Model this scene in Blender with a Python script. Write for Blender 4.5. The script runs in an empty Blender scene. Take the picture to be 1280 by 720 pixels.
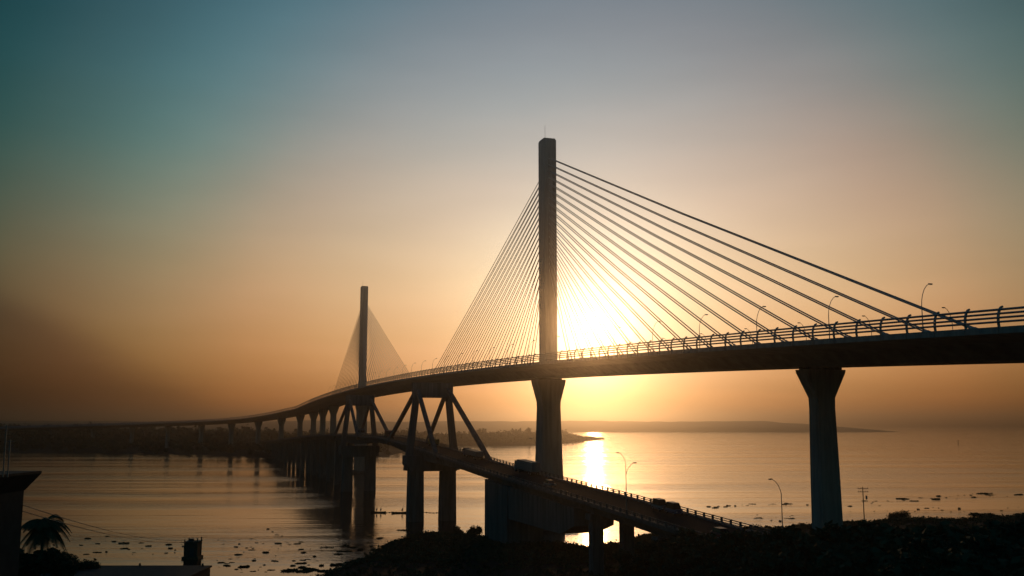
import bpy, math, random
import numpy as np
from mathutils import Vector, Matrix

random.seed(7)
RNG = np.random.default_rng(11)
SC = bpy.context.scene
COL = SC.collection
R = math.radians

# ------------------------------------------------------------------ camera, sky, sun, exposure
FPX, HORIZON, CAMZ = 1200.0, 530.0, 34.0          # focal length in photo pixels, horizon row, metres above the river
PITCH = math.atan((HORIZON - 360) / FPX)
cam = bpy.data.objects.new('camera', bpy.data.cameras.new('camera'))
COL.objects.link(cam)
cam.data.sensor_width = 36
cam.data.lens = FPX / 1280 * 36
cam.data.clip_end = 40000
cam.data.clip_start = 0.5
cam.location = (0, 0, CAMZ)
cam.rotation_euler = (math.pi / 2 + PITCH, 0, 0)
SC.camera = cam

SUN_EL, SUN_AZ = R(5.9), R(4.83)                   # low over the river, a little right of straight ahead
SUN = Vector((math.sin(SUN_AZ) * math.cos(SUN_EL), math.cos(SUN_AZ) * math.cos(SUN_EL), math.sin(SUN_EL)))

# grade of the dusty sunrise sky: by angle from the sun (degrees) and by elevation (degrees)
TH = [(0, (0.85, 1.2, 5.0)), (1.5, (0.76, 1.12, 4.3)), (3, (0.57, 0.9, 3.3)), (5, (0.52, 0.84, 2.75)), (7, (0.51, 0.78, 2.35)), (10, (0.56, 0.79, 2.2)), (15, (0.7, 0.93, 2.2)), (20, (0.86, 1.02, 2.05)), (26, (0.8, 1.02, 1.75)), (32, (0.64, 0.72, 1.05)), (40, (0.14, 0.38, 0.47)), (60, (0.17, 0.85, 1.25)), (180, (0.17, 0.85, 1.25))]  # last stops, behind the camera, lifted toward blue as unseen fill for dark faces
EL = [(0, (7.2, 4.4, 6.6)), (2, (1.92, 1.58, 2.95)), (5, (1.2, 1.03, 1.2)), (9, (1.02, 0.98, 0.95)), (14, (0.86, 0.91, 0.92)), (20, (0.63, 0.87, 1.0)), (27, (0.5, 0.76, 0.93)), (45, (0.45, 0.7, 0.9)), (90, (0.45, 0.7, 0.9))]
SUN_STRENGTH = 0.33
HAZE_DENSITY = 2.3e-4
HAZE_G = 0.966


def graded(table, lo, hi, n, width):
    k = np.array([t[0] for t in table], float)
    v = np.log(np.array([t[1] for t in table], float))
    x = np.linspace(lo, hi, 1200)
    y = np.stack([np.interp(x, k, v[:, c]) for c in range(3)], 1)
    w = max(3, int(width / (hi - lo) * 1200)) | 1
    pad = np.pad(y, ((w // 2, w // 2), (0, 0)), mode='edge')
    y = np.stack([np.convolve(pad[:, c], np.ones(w) / w, 'valid') for c in range(3)], 1)
    xs = lo + (hi - lo) * np.linspace(0, 1, n) ** 1.35
    return [((a - lo) / (hi - lo), [float(math.exp(np.interp(a, x, y[:, c]))) for c in range(3)]) for a in xs]


def fill_ramp(node, stops, scale):
    r = node.color_ramp
    r.interpolation = 'LINEAR'
    while len(r.elements) > 1:
        r.elements.remove(r.elements[-1])
    for i, (p, c) in enumerate(stops):
        e = r.elements[0] if i == 0 else r.elements.new(p)
        e.position = p
        e.color = (c[0] / scale, c[1] / scale, c[2] / scale, 1)


W = bpy.data.worlds.new('World')
SC.world = W
W.use_nodes = True
nt = W.node_tree
N, L = nt.nodes, nt.links
sky = N.new('ShaderNodeTexSky')
sky.sky_type = 'NISHITA'
sky.sun_disc = False
sky.sun_elevation = SUN_EL
sky.sun_rotation = SUN_AZ
sky.dust_density = 6
sky.air_density = 1.5
tc = N.new('ShaderNodeTexCoord')


def vmath(op, a=None, b=None):
    n = N.new('ShaderNodeVectorMath')
    n.operation = op
    for i, q in enumerate((a, b)):
        if q is None:
            continue
        if isinstance(q, bpy.types.NodeSocket):
            L.new(q, n.inputs[i])
        else:
            n.inputs[i].default_value = q
    return n


def smath(op, a, b=None, clamp=False):
    n = N.new('ShaderNodeMath')
    n.operation = op
    n.use_clamp = clamp
    for i, q in enumerate((a, b)):
        if q is None:
            continue
        if isinstance(q, bpy.types.NodeSocket):
            L.new(q, n.inputs[i])
        else:
            n.inputs[i].default_value = q
    return n.outputs[0]


dirn = vmath('NORMALIZE', tc.outputs['Generated']).outputs[0]
dot = vmath('DOT_PRODUCT', dirn, tuple(SUN)).outputs['Value']
theta = smath('ARCCOSINE', smath('MINIMUM', dot, 0.999999))
sep = N.new('ShaderNodeSeparateXYZ')
L.new(dirn, sep.inputs[0])
elev = smath('ARCSINE', sep.outputs['Z'])
# a soft, uneven bank of dust low in the sky
nz = N.new('ShaderNodeTexNoise')
nz.inputs['Scale'].default_value = 2.2
nz.inputs['Detail'].default_value = 3
mp = N.new('ShaderNodeMapping')
mp.inputs['Scale'].default_value = (1.0, 1.0, 7.0)
L.new(dirn, mp.inputs[0])
L.new(mp.outputs[0], nz.inputs['Vector'])
elev2 = smath('ADD', elev, smath('MULTIPLY', smath('SUBTRACT', nz.outputs[0], 0.5), R(2.4)))
rt, re = N.new('ShaderNodeValToRGB'), N.new('ShaderNodeValToRGB')
fill_ramp(rt, graded(TH, 0, 70, 31, 3.0), 4)
fill_ramp(re, graded(EL, 0, 45, 31, 2.0), 20)
L.new(smath('DIVIDE', theta, R(70), True), rt.inputs[0])
L.new(smath('DIVIDE', elev2, R(45), True), re.inputs[0])
g1 = vmath('MULTIPLY', rt.outputs[0], re.outputs[0])
g2 = vmath('MULTIPLY', g1.outputs[0], sky.outputs[0])
bg = N['Background']
L.new(g2.outputs[0], bg.inputs[0])
# a long smoke bank hanging low to the left of the sun, its top edge rising away from it
az = smath('ARCTAN2', sep.outputs['X'], sep.outputs['Y'])
n2 = N.new('ShaderNodeTexNoise')
n2.inputs['Scale'].default_value = 5.0
n2.inputs['Detail'].default_value = 4
m2 = N.new('ShaderNodeMapping')
m2.inputs['Scale'].default_value = (1.0, 1.0, 5.0)
L.new(dirn, m2.inputs[0])
L.new(m2.outputs[0], n2.inputs['Vector'])
top = smath('ADD', smath('MULTIPLY', az, -.62), R(-9.2))           # edge height by azimuth
top = smath('MINIMUM', top, R(9.5))
top = smath('ADD', top, smath('MULTIPLY', smath('SUBTRACT', n2.outputs[0], .5), R(3.4)))
band = N.new('ShaderNodeMapRange')
band.interpolation_type = 'SMOOTHERSTEP'
band.inputs['From Min'].default_value = R(-1.2)
band.inputs['From Max'].default_value = R(3.2)
L.new(smath('SUBTRACT', top, elev), band.inputs['Value'])
smoke = N.new('ShaderNodeMix')
smoke.data_type = 'RGBA'
smoke.inputs['A'].default_value = (1, 1, 1, 1)
smoke.inputs['B'].default_value = (.62, .58, .68, 1)
L.new(band.outputs[0], smoke.inputs['Factor'])
g2 = vmath('MULTIPLY', g2.outputs[0], smoke.outputs['Result'])
hi = N.new('ShaderNodeMapRange')
hi.interpolation_type = 'SMOOTHSTEP'
hi.inputs['From Min'].default_value = R(7)
hi.inputs['From Max'].default_value = R(17)
L.new(elev, hi.inputs['Value'])
side = smath('MULTIPLY', smath('MAXIMUM', smath('MINIMUM', sep.outputs['X'], .5), -.5), hi.outputs[0])
cx = N.new('ShaderNodeCombineXYZ')
for i_, k_ in enumerate((.16, -.2, -.34)):
    q_ = smath('ADD', smath('MULTIPLY', side, k_), 1.0)
    if i_ == 0:                                # the high sky loses its red faster away from the sun
        far_ = N.new('ShaderNodeMapRange')
        far_.interpolation_type = 'SMOOTHSTEP'
        far_.inputs['From Min'].default_value = R(16)
        far_.inputs['From Max'].default_value = R(31)
        L.new(theta, far_.inputs['Value'])
        q_ = smath('MULTIPLY', q_, smath('SUBTRACT', 1.0, smath('MULTIPLY', smath('MULTIPLY', far_.outputs[0], hi.outputs[0]), .42)))
    L.new(q_, cx.inputs[i_])
g2 = vmath('MULTIPLY', g2.outputs[0], cx.outputs[0])
uneven = smath('ADD', smath('MULTIPLY', n2.outputs[0], .16), .92)       # thin uneven haze
g2 = vmath('SCALE', g2.outputs[0])
L.new(uneven, g2.inputs['Scale'])
g3 = vmath('SCALE', g2.outputs[0])
g3.inputs['Scale'].default_value = 80.0
L.new(g3.outputs[0], bg.inputs[0])
bg.inputs[1].default_value = 0.05

sl = bpy.data.lights.new('sun', 'SUN')
sl.energy = SUN_STRENGTH
sl.angle = R(0.53)
sl.color = (1.0, 0.52, 0.2)
so = bpy.data.objects.new('sun', sl)
COL.objects.link(so)
so.rotation_euler = SUN.to_track_quat('Z', 'Y').to_euler()
so.location = (0, 0, 300)

SC.view_settings.view_transform = 'Standard'
SC.view_settings.look = 'None'
SC.view_settings.exposure = 0
SC.view_settings.gamma = 1
SC.render.engine = 'CYCLES'
SC.cycles.use_denoising = True
SC.cycles.max_bounces = 6
SC.cycles.volume_bounces = 0
SC.cycles.use_adaptive_sampling = False


# ------------------------------------------------------------------ helpers
def ray(x, y):
    u, v = (x - 640) / FPX, (360 - y) / FPX
    c, s = math.cos(PITCH), math.sin(PITCH)
    return (u, c - v * s, s + v * c)


def at_z(x, y, z=0.0):                     # photo pixel -> point on a level surface
    r = ray(x, y)
    t = (z - CAMZ) / r[2]
    return Vector((r[0] * t, r[1] * t, z))


def at_y(x, y, Y):                         # photo pixel -> point at a known distance
    r = ray(x, y)
    t = Y / r[1]
    return Vector((r[0] * t, Y, CAMZ + r[2] * t))


MATS = {}


def mat(name, color, rough=0.8, var=0.25, scale=1.0, metal=0.0, bump=0.0, detail=6, spec=0.3, streak=1.0):
    m = bpy.data.materials.new(name)
    m.use_nodes = True
    t = m.node_tree
    p = t.nodes['Principled BSDF']
    p.inputs['Roughness'].default_value = rough
    p.inputs['Metallic'].default_value = metal
    p.inputs['Specular IOR Level'].default_value = spec
    co = t.nodes.new('ShaderNodeTexCoord')
    n = t.nodes.new('ShaderNodeTexNoise')
    n.inputs['Scale'].default_value = scale
    n.inputs['Detail'].default_value = detail
    n.inputs['Roughness'].default_value = 0.65
    mp_ = t.nodes.new('ShaderNodeMapping')
    mp_.inputs['Scale'].default_value = (1, 1, streak)
    t.links.new(co.outputs['Object'], mp_.inputs[0])
    t.links.new(mp_.outputs[0], n.inputs['Vector'])
    r = t.nodes.new('ShaderNodeValToRGB')
    r.color_ramp.elements[0].position = 0.3
    r.color_ramp.elements[1].position = 0.7
    r.color_ramp.elements[0].color = tuple(c * (1 - var) for c in color) + (1,)
    r.color_ramp.elements[1].color = tuple(min(1, c * (1 + var)) for c in color) + (1,)
    t.links.new(n.outputs[0], r.inputs[0])
    t.links.new(r.outputs[0], p.inputs['Base Color'])
    if bump:
        b = t.nodes.new('ShaderNodeBump')
        b.inputs['Strength'].default_value = 0.6
        b.inputs['Distance'].default_value = bump
        t.links.new(n.outputs[0], b.inputs['Height'])
        t.links.new(b.outputs[0], p.inputs['Normal'])
    MATS[name] = m
    return m


mat('pale_concrete', (.34, .32, .29), .85, .35, .9, bump=.02, streak=.08)
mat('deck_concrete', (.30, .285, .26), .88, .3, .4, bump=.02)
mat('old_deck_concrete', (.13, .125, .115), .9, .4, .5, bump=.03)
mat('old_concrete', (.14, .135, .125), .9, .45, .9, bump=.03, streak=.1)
mat('asphalt', (.035, .035, .036), 1.0, .3, 2.0, spec=.02)
mat('galvanised_steel', (.32, .33, .34), .45, .15, 3.0, metal=.8)
mat('cable_sheath', (.45, .45, .44), .6, .1, 2.0)
mat('dark_paint', (.05, .06, .06), .6, .25, 2.0)
mat('soil', (.03, .03, .024), .95, .4, .08, bump=.2, spec=.05)
mat('foliage', (.055, .08, .04), .8, .5, .3, spec=.1)
mat('far_foliage', (.05, .06, .03), .8, .4, .02)
mat('hyacinth_leaf', (.05, .08, .03), .6, .4, 1.0)
mat('bark', (.10, .075, .05), .9, .3, 3.0, bump=.02)
mat('tyre_rubber', (.02, .02, .02), .9, .2, 4.0)
mat('white_paint', (.2, .2, .195), .45, .08, 1.5)
mat('blue_paint', (.04, .07, .14), .4, .12, 1.5)
mat('red_paint', (.2, .035, .03), .4, .12, 1.5)
mat('yellow_paint', (.25, .17, .04), .4, .12, 1.5)
mat('grey_paint', (.14, .145, .15), .4, .12, 1.5)
mat('window_glass', (.02, .025, .03), .08, .1, 1.0)
mat('lamp_glass', (.6, .6, .56), .2, .05, 1.0)
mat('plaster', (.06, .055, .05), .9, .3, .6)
mat('dark_concrete', (.04, .04, .037), .85, .4, .5, bump=.03)  # concrete for quay and roof, base colour simply darkened
mat('timber', (.14, .09, .05), .85, .35, 2.0)
mat('rust', (.13, .07, .045), .85, .45, 2.0, bump=.02)
mat('skin', (.16, .085, .055), .6, .1, 4.0)
mat('hair', (.01, .01, .01), .6, .1, 4.0)
mat('shirt', (.35, .33, .3), .9, .15, 4.0)
mat('trousers', (.06, .07, .1), .9, .15, 4.0)


class MB:
    """collects shapes; build() links them as one mesh object"""

    def __init__(self):
        self.v, self.f = [], []

    def add(self, vs, fs):
        b = len(self.v)
        self.v += [tuple(q) for q in vs]
        self.f += [tuple(i + b for i in f) for f in fs]
        return self

    def box(self, c, s, M=None):
        vs = [Vector((c[0] + sx * s[0] / 2, c[1] + sy * s[1] / 2, c[2] + sz * s[2] / 2)) for sz in (-1, 1) for sy in (-1, 1) for sx in (-1, 1)]
        if M:
            vs = [M @ q for q in vs]
        return self.add(vs, [(0, 2, 3, 1), (4, 5, 7, 6), (0, 1, 5, 4), (2, 6, 7, 3), (0, 4, 6, 2), (1, 3, 7, 5)])

    def loft(self, rings, caps=True):
        n = len(rings[0])
        vs = [p for r in rings for p in r]
        fs = []
        for i in range(len(rings) - 1):
            for j in range(n):
                a, b = i * n + j, i * n + (j + 1) % n
                fs.append((a, b, b + n, a + n))
        if caps:
            fs.append(tuple(reversed(range(n))))
            fs.append(tuple(range((len(rings) - 1) * n, len(rings) * n)))
        return self.add(vs, fs)

    def tube(self, pts, rad, n=6):
        pts = [Vector(p) for p in pts]
        rad = rad if isinstance(rad, (list, tuple)) else [rad] * len(pts)
        rings = []
        up0 = None
        for i, p in enumerate(pts):
            t = (pts[min(i + 1, len(pts) - 1)] - pts[max(i - 1, 0)]).normalized()
            u = Vector((0, 0, 1)) if abs(t.z) < .95 else Vector((1, 0, 0))
            if up0 is not None:
                u = up0
            a = t.cross(u)
            if a.length < 1e-5:
                a = t.cross(Vector((0, 1, 0)))
            a.normalize()
            b = a.cross(t).normalized()
            up0 = b
            rings.append([p + (a * math.cos(2 * math.pi * k / n) + b * math.sin(2 * math.pi * k / n)) * rad[i] for k in range(n)])
        return self.loft(rings)

    def bar(self, p, q, w, h, up=Vector((0, 0, 1)), w2=None, h2=None):
        p, q = Vector(p), Vector(q)
        t = (q - p).normalized()
        a = t.cross(up).normalized()
        b = a.cross(t).normalized()
        w2, h2 = w2 or w, h2 or h
        r0 = [p + a * sx * w / 2 + b * sz * h / 2 for sx, sz in ((-1, -1), (1, -1), (1, 1), (-1, 1))]
        r1 = [q + a * sx * w2 / 2 + b * sz * h2 / 2 for sx, sz in ((-1, -1), (1, -1), (1, 1), (-1, 1))]
        return self.loft([r0, r1])

    def mesh(self, name, m, smooth=False):
        me = bpy.data.meshes.new(name)
        me.from_pydata(self.v, [], self.f)
        me.materials.append(MATS[m])
        if smooth:
            for p in me.polygons:
                p.use_smooth = True
        me.update()
        return me

    def build(self, name, m, parent=None, smooth=False):
        return link(name, self.mesh(name, m, smooth), parent)


def link(name, data, parent=None, loc=None, rz=None):
    o = bpy.data.objects.new(name, data)
    COL.objects.link(o)
    if parent is not None:
        o.parent = parent
        if loc is None:
            # mesh data is in world metres; parents made by thing() sit unrotated at a base point
            o.location = -world_loc(parent) if not parent.get('_local') else (0, 0, 0)
    if loc is not None:
        o.location = loc
    if rz is not None:
        o.rotation_euler = (0, 0, rz)
    return o


def world_loc(o):
    v = Vector((0, 0, 0))
    while o is not None:
        v = v + o.location
        o = o.parent
    return v


def tag(o, label=None, cat=None, group=None, kind=None):
    if label:
        o['label'] = label
    if cat:
        o['category'] = cat
    if group:
        o['group'] = group
    if kind:
        o['kind'] = kind
    return o


def thing(name, loc, label, cat, group=None, local=False, rz=0):
    o = bpy.data.objects.new(name, None)
    COL.objects.link(o)
    o.empty_display_size = 1
    o.location = loc
    if local:
        o['_local'] = 1
    o.rotation_euler = (0, 0, rz)
    return tag(o, label, cat, group)


def copy_tree(o, parent=None):
    c = o.copy()
    COL.objects.link(c)
    c.parent = parent
    for ch in list(o.children):
        copy_tree(ch, c)
    return c


def rect(M, w, l, z, ch=0.25):             # chamfered rectangle: w across (local y), l along (local x)
    pts = []
    for sx, sy in ((1, 1), (-1, 1), (-1, -1), (1, -1)):
        a, b = (sx * l / 2, sy * (w / 2 - ch)), (sx * (l / 2 - ch), sy * w / 2)
        pts += [a, b] if sx * sy > 0 else [b, a]
    return [M @ Vector((x, y, z)) for x, y in pts]


def leaf_mesh(name, centres, radii, per, size, m, flat=0.6, shell=0.35):
    """many small leaf-sized quads spread through ellipsoid crowns (numpy)"""
    C = np.repeat(np.asarray(centres, float), per, 0)
    RR = np.repeat(np.asarray(radii, float), per, 0)
    n = len(C)
    d = RNG.normal(size=(n, 3))
    d /= np.linalg.norm(d, axis=1)[:, None]
    rad = (shell + (1 - shell) * RNG.random(n)) ** 0.6
    # lumps in the crown outline
    lump = 0.78 + 0.34 * np.sin(C[:, 0] * 3 + d[:, 0] * 5.1 + d[:, 2] * 3.7) * np.cos(C[:, 1] + d[:, 1] * 4.3)
    P = C + d * RR * (rad * lump)[:, None]
    a = RNG.normal(size=(n, 3)); a[:, 2] *= flat
    a /= np.linalg.norm(a, axis=1)[:, None]
    b = np.cross(a, RNG.normal(size=(n, 3)))
    b /= np.linalg.norm(b, axis=1)[:, None]
    s = size * (0.5 + RNG.random(n))[:, None]
    V = np.empty((n, 4, 3))
    V[:, 0] = P - a * s
    V[:, 1] = P - b * s * .55
    V[:, 2] = P + a * s
    V[:, 3] = P + b * s * .55
    return quad_mesh(name, V.reshape(-1, 3), m)


def quad_mesh(name, V, m):
    me = bpy.data.meshes.new(name)
    nv = len(V)
    nf = nv // 4
    me.vertices.add(nv)
    me.vertices.foreach_set('co', np.asarray(V, np.float32).ravel())
    me.loops.add(nv)
    me.loops.foreach_set('vertex_index', np.arange(nv, dtype=np.int32))
    me.polygons.add(nf)
    me.polygons.foreach_set('loop_start', np.arange(0, nv, 4, dtype=np.int32))
    me.materials.append(MATS[m])
    me.update(calc_edges=True)
    return me


def grid_mesh(name, xs, ys, zf, m, smooth=True):
    X, Y = np.meshgrid(xs, ys)
    Z = zf(X, Y)
    V = np.stack([X, Y, Z], -1).reshape(-1, 3)
    nx, ny = len(xs), len(ys)
    F = [(j * nx + i, j * nx + i + 1, (j + 1) * nx + i + 1, (j + 1) * nx + i) for j in range(ny - 1) for i in range(nx - 1)]
    me = bpy.data.meshes.new(name)
    me.from_pydata(V.tolist(), [], F)
    me.materials.append(MATS[m])
    if smooth:
        me.polygons.foreach_set('use_smooth', [True] * len(me.polygons))
    me.update()
    return me


def wob(X, Y, s, seed=0.0):                # cheap smooth noise
    return (np.sin(X * s + seed) * np.cos(Y * s * 1.3 + seed * 2) + .5 * np.sin(X * s * 2.3 + Y * s * 1.1 + seed * 3)
            + .3 * np.cos(X * s * 4.7 - Y * s * 3.9 + seed)) / 1.8


# ------------------------------------------------------------------ river
def water_material():
    m = bpy.data.materials.new('river_water')
    m.use_nodes = True
    t = m.node_tree
    p = t.nodes['Principled BSDF']
    p.inputs['Base Color'].default_value = (.012, .012, .009, 1)
    p.inputs['Roughness'].default_value = 0.09
    p.inputs['IOR'].default_value = 1.33
    co = t.nodes.new('ShaderNodeTexCoord')

    def noise(scale, stretch, detail, seed):
        mp_ = t.nodes.new('ShaderNodeMapping')
        mp_.inputs['Scale'].default_value = stretch
        mp_.inputs['Location'].default_value = (seed, seed * 2, 0)
        mp_.inputs['Rotation'].default_value = (0, 0, R(12))
        n_ = t.nodes.new('ShaderNodeTexNoise')
        n_.inputs['Scale'].default_value = scale
        n_.inputs['Detail'].default_value = detail
        t.links.new(co.outputs['Object'], mp_.inputs[0])
        t.links.new(mp_.outputs[0], n_.inputs['Vector'])
        return n_.outputs[0]

    def mth(op, a, b):
        n_ = t.nodes.new('ShaderNodeMath')
        n_.operation = op
        for i, q in enumerate((a, b)):
            if isinstance(q, bpy.types.NodeSocket):
                t.links.new(q, n_.inputs[i])
            else:
                n_.inputs[i].default_value = q
        return n_.outputs[0]
    small = noise(.6, (1.0, 1.25, 1), 4, 3)
    mid = noise(.09, (.45, 1.6, 1), 3, 9)
    patch = noise(.012, (.25, 1.5, 1), 4, 21)         # wind lanes: rougher and calmer stretches
    mr = t.nodes.new('ShaderNodeMapRange')
    mr.inputs['From Min'].default_value = .42
    mr.inputs['From Max'].default_value = .62
    mr.inputs['To Min'].default_value = .25
    mr.inputs['To Max'].default_value = 2.0
    t.links.new(patch, mr.inputs['Value'])
    h = mth('ADD', mth('MULTIPLY', small, .075), mth('MULTIPLY', mid, .18))
    h = mth('MULTIPLY', h, mr.outputs[0])
    b = t.nodes.new('ShaderNodeBump')
    b.inputs['Strength'].default_value = 1
    b.inputs['Distance'].default_value = 1
    t.links.new(h, b.inputs['Height'])
    t.links.new(b.outputs[0], p.inputs['Normal'])
    MATS['river_water'] = m


water_material()
tag(link('river', grid_mesh('river', [-7900, -3000, -600, 0, 600, 3000, 7900], [-400, 0, 300, 900, 3000, 9000, 14900],
                            lambda X, Y: X * 0, 'river_water', False)), kind='structure')

# ------------------------------------------------------------------ near bank
SHX = [-500, -110, -75, -42, -36, -33, -31, -26, -16, -8, -2, 10, 19, 28, 36, 44, 54, 64, 84, 122, 173, 260, 600]
SHY = [190, 196, 200, 206, 224, 243, 268, 284, 290, 284, 266, 264, 262, 268, 280, 292, 296, 298, 308, 329, 337, 345, 360]


def near_ground(X, Y):
    ys = np.interp(X, SHX, SHY) + 2.2 * np.sin(X * .21) + 1.2 * np.sin(X * .53 + 1)
    d = ys - Y
    z = -2.2 + 2.4 * np.clip((d + 4) / 5, 0, 1) + 3.9 * np.clip(d / 24, 0, 1) ** .7
    z = z + .35 * wob(X, Y, .09, 2) * np.clip(d / 12, 0, 1)
    rise = np.clip((150 - Y) / 110, 0, 1)
    z = z + 9.5 * rise * rise * (3 - 2 * rise)
    return z


tag(link('near_bank', grid_mesh('near_bank', np.arange(-520, 620, 5.0), np.arange(-395, 380, 5.0), near_ground, 'soil')), kind='structure')


def gz(x, y):
    return float(near_ground(np.array([float(x)]), np.array([float(y)]))[0])


# low scrub over the near bank: nobody could count it
cs, rs = [], []
for q in range(17000):
    x = random.uniform(-120, 330)
    edge = float(np.interp(x, SHX, SHY))
    y = edge - random.uniform(2, 26) if q % 3 == 0 else random.uniform(165, 345)
    z = gz(x, y)
    if z < .4 or (x < -62 and y < 228):
        continue
    h = random.uniform(.35, 1.0) * (1.6 if random.random() < .1 else 1)
    if q % 3 == 0:
        h = random.uniform(.6, 1.5)  # taller shore hedge, added to shade the ground behind from the low sun
    cs.append((x, y, z + h * .4))
    rs.append((h * 1.6, h * 1.6, h * .75))
for q in range(3600):  # extra thicket added to cover sunlit soil with dark leaves
    x, y = random.uniform(-44, 60), random.uniform(215, 300)
    z = gz(x, y)
    if z > .4:
        h = random.uniform(.4, 1.2)
        cs.append((x, y, z + h * .4))
        rs.append((h * 1.7, h * 1.7, h * .8))
tag(link('bank_scrub', leaf_mesh('bank_scrub', cs, rs, 15, .34, 'foliage')), kind='stuff')

# ------------------------------------------------------------------ far bank, island, hills
def poly_inside(P, X, Y):
    ins = np.zeros(X.shape, bool)
    j = len(P) - 1
    for i in range(len(P)):
        xi, yi = P[i]
        xj, yj = P[j]
        c = ((yi > Y) != (yj > Y)) & (X < (xj - xi) * (Y - yi) / (yj - yi + 1e-9) + xi)
        ins ^= c
        j = i
    return ins


def poly_dist(P, X, Y):
    d = np.full(X.shape, 1e9)
    for i in range(len(P)):
        ax, ay = P[i]
        bx, by = P[(i + 1) % len(P)]
        t = np.clip(((X - ax) * (bx - ax) + (Y - ay) * (by - ay)) / ((bx - ax) ** 2 + (by - ay) ** 2), 0, 1)
        d = np.minimum(d, np.hypot(X - ax - t * (bx - ax), Y - ay - t * (by - ay)))
    return np.where(poly_inside(P, X, Y), d, -d)


FAR = [(-2600, 1330), (-1100, 1215), (-800, 1190), (-628, 1180), (-500, 1150), (-420, 1128), (-350, 1085), (-290, 1030), (-240, 975), (-190, 950), (-140, 1010), (-120, 1180),
       (-150, 1400), (-240, 1800), (-420, 2600), (-2600, 3200)]


def far_ground(X, Y):
    d = poly_dist(FAR, X, Y) + 6 * wob(X, Y, .03, 5)
    z = -2 + 3.2 * np.clip((d + 8) / 14, 0, 1) + 1.5 * np.clip(d / 120, 0, 1)
    return z + np.clip((Y - 1250) / 500, 0, 1) * np.clip((-X - 250) / 450, 0, 1) * 14 * (1 + .3 * wob(X, Y, .004, 1))


tag(link('far_bank', grid_mesh('far_bank', np.arange(-2640, -60, 20.0), np.arange(930, 3240, 22.0), far_ground, 'soil')), kind='structure')


def forest(name, poly, zf, n, hmin, hmax, depth, per, size):
    P = np.array(poly)
    xs = RNG.uniform(P[:, 0].min(), P[:, 0].max(), n * 30)
    ys = RNG.uniform(P[:, 1].min(), P[:, 1].max(), n * 30)
    d = poly_dist(poly, xs, ys)
    keep = (d > 3) & (d < depth)
    xs, ys, d = xs[keep][:n], ys[keep][:n], d[keep][:n]
    h = RNG.uniform(hmin, hmax, len(xs)) * (.75 + .35 * wob(xs, ys, .02, 8)) * np.clip(.45 + d / 40, 0, 1)
    z = zf(xs, ys)
    cen = np.stack([xs, ys, z + h * .56], 1)
    rad = np.stack([h * .42, h * .42, h * .46], 1)
    return tag(link(name, leaf_mesh(name, cen, rad, per, size, 'far_foliage')), kind='stuff')


WOOD = [(-1500, 1250)] + [p for p in FAR if -1200 < p[0] and p[1] < 1500] + [(-240, 1800), (-1500, 1800)]
forest('far_bank_woods', WOOD, far_ground, 2300, 8, 18, 190, 46, 1.9)
forest('back_woods', [(-1700, 1330), (-260, 1330), (-300, 1760), (-1700, 1760)], lambda X, Y: far_ground(X, Y), 1300, 16, 27, 400, 46, 2.6)


ISL = [(-330, 1640), (-180, 1570), (-89, 1548), (-20, 1580), (40, 1606), (95, 1760), (150, 2010), (203, 2195), (170, 2260), (60, 2250), (-120, 2200), (-330, 2100)]


def isl_ground(X, Y):
    d = poly_dist(ISL, X, Y)
    return -2 + 3.0 * np.clip((d + 8) / 12, 0, 1) + .6 * np.clip(d / 50, 0, 1)


tag(link('island', grid_mesh('island', np.arange(-360, 231, 9.0), np.arange(1520, 2300, 12.0), isl_ground, 'soil')), kind='structure')
forest('island_woods', [p for p in ISL if p[1] < 2100] , isl_ground, 760, 14, 26, 230, 60, 2.0)

cs, rs = [], []
for _ in range(120):
    t = random.random() ** .8
    x, y = 95 + 105 * t + random.uniform(-8, 8), 1790 + 380 * t + random.uniform(-10, 40)
    h = 13 * (1 - t) + 2.5
    cs.append((x, y, 1 + h * .5))
    rs.append((h * .55 + 1, h * .55 + 1, h * .5))
tag(link('spit_scrub', leaf_mesh('spit_scrub', cs, rs, 50, 1.6, 'far_foliage')), kind='stuff')


def hills(X, Y):
    t = np.clip((Y - 4150) / 700, 0, 1)
    ridge = 47 + 7 * wob(X, Y * 0, .0021, 2.3) + 4 * wob(X, Y, .008, .7) + 1.6 * wob(X, Y, .05, 1.9)
    end = np.clip((1690 - X) / 420, 0, 1) ** .55
    left = np.clip((X + 4200) / 800, 0, 1)
    return -2 + (2.5 * np.clip((Y - 4120) / 30, 0, 1) + ridge * (t ** .45)) * end * left * np.where(X > 1690, 0, 1)


tag(link('far_hills', grid_mesh('far_hills', np.arange(-4300, 1760, 40.0), np.array([4100, 4130, 4160, 4220, 4300, 4400, 4550, 4750, 5000, 5400]), hills, 'far_foliage')), kind='structure')


def left_hills(X, Y):
    t = np.clip((Y - 2300) / 500, 0, 1) * np.clip((3600 - Y) / 500, 0, 1)
    e = np.clip((-500 - X) / 900, 0, 1)
    return -3 + (41 + 3.5 * wob(X, Y, .005, 4)) * t ** .6 * e ** .7


tag(link('left_hills', grid_mesh('left_hills', np.arange(-3600, -480, 40.0), np.arange(2280, 3640, 60.0), left_hills, 'far_foliage')), kind='structure')


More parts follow.
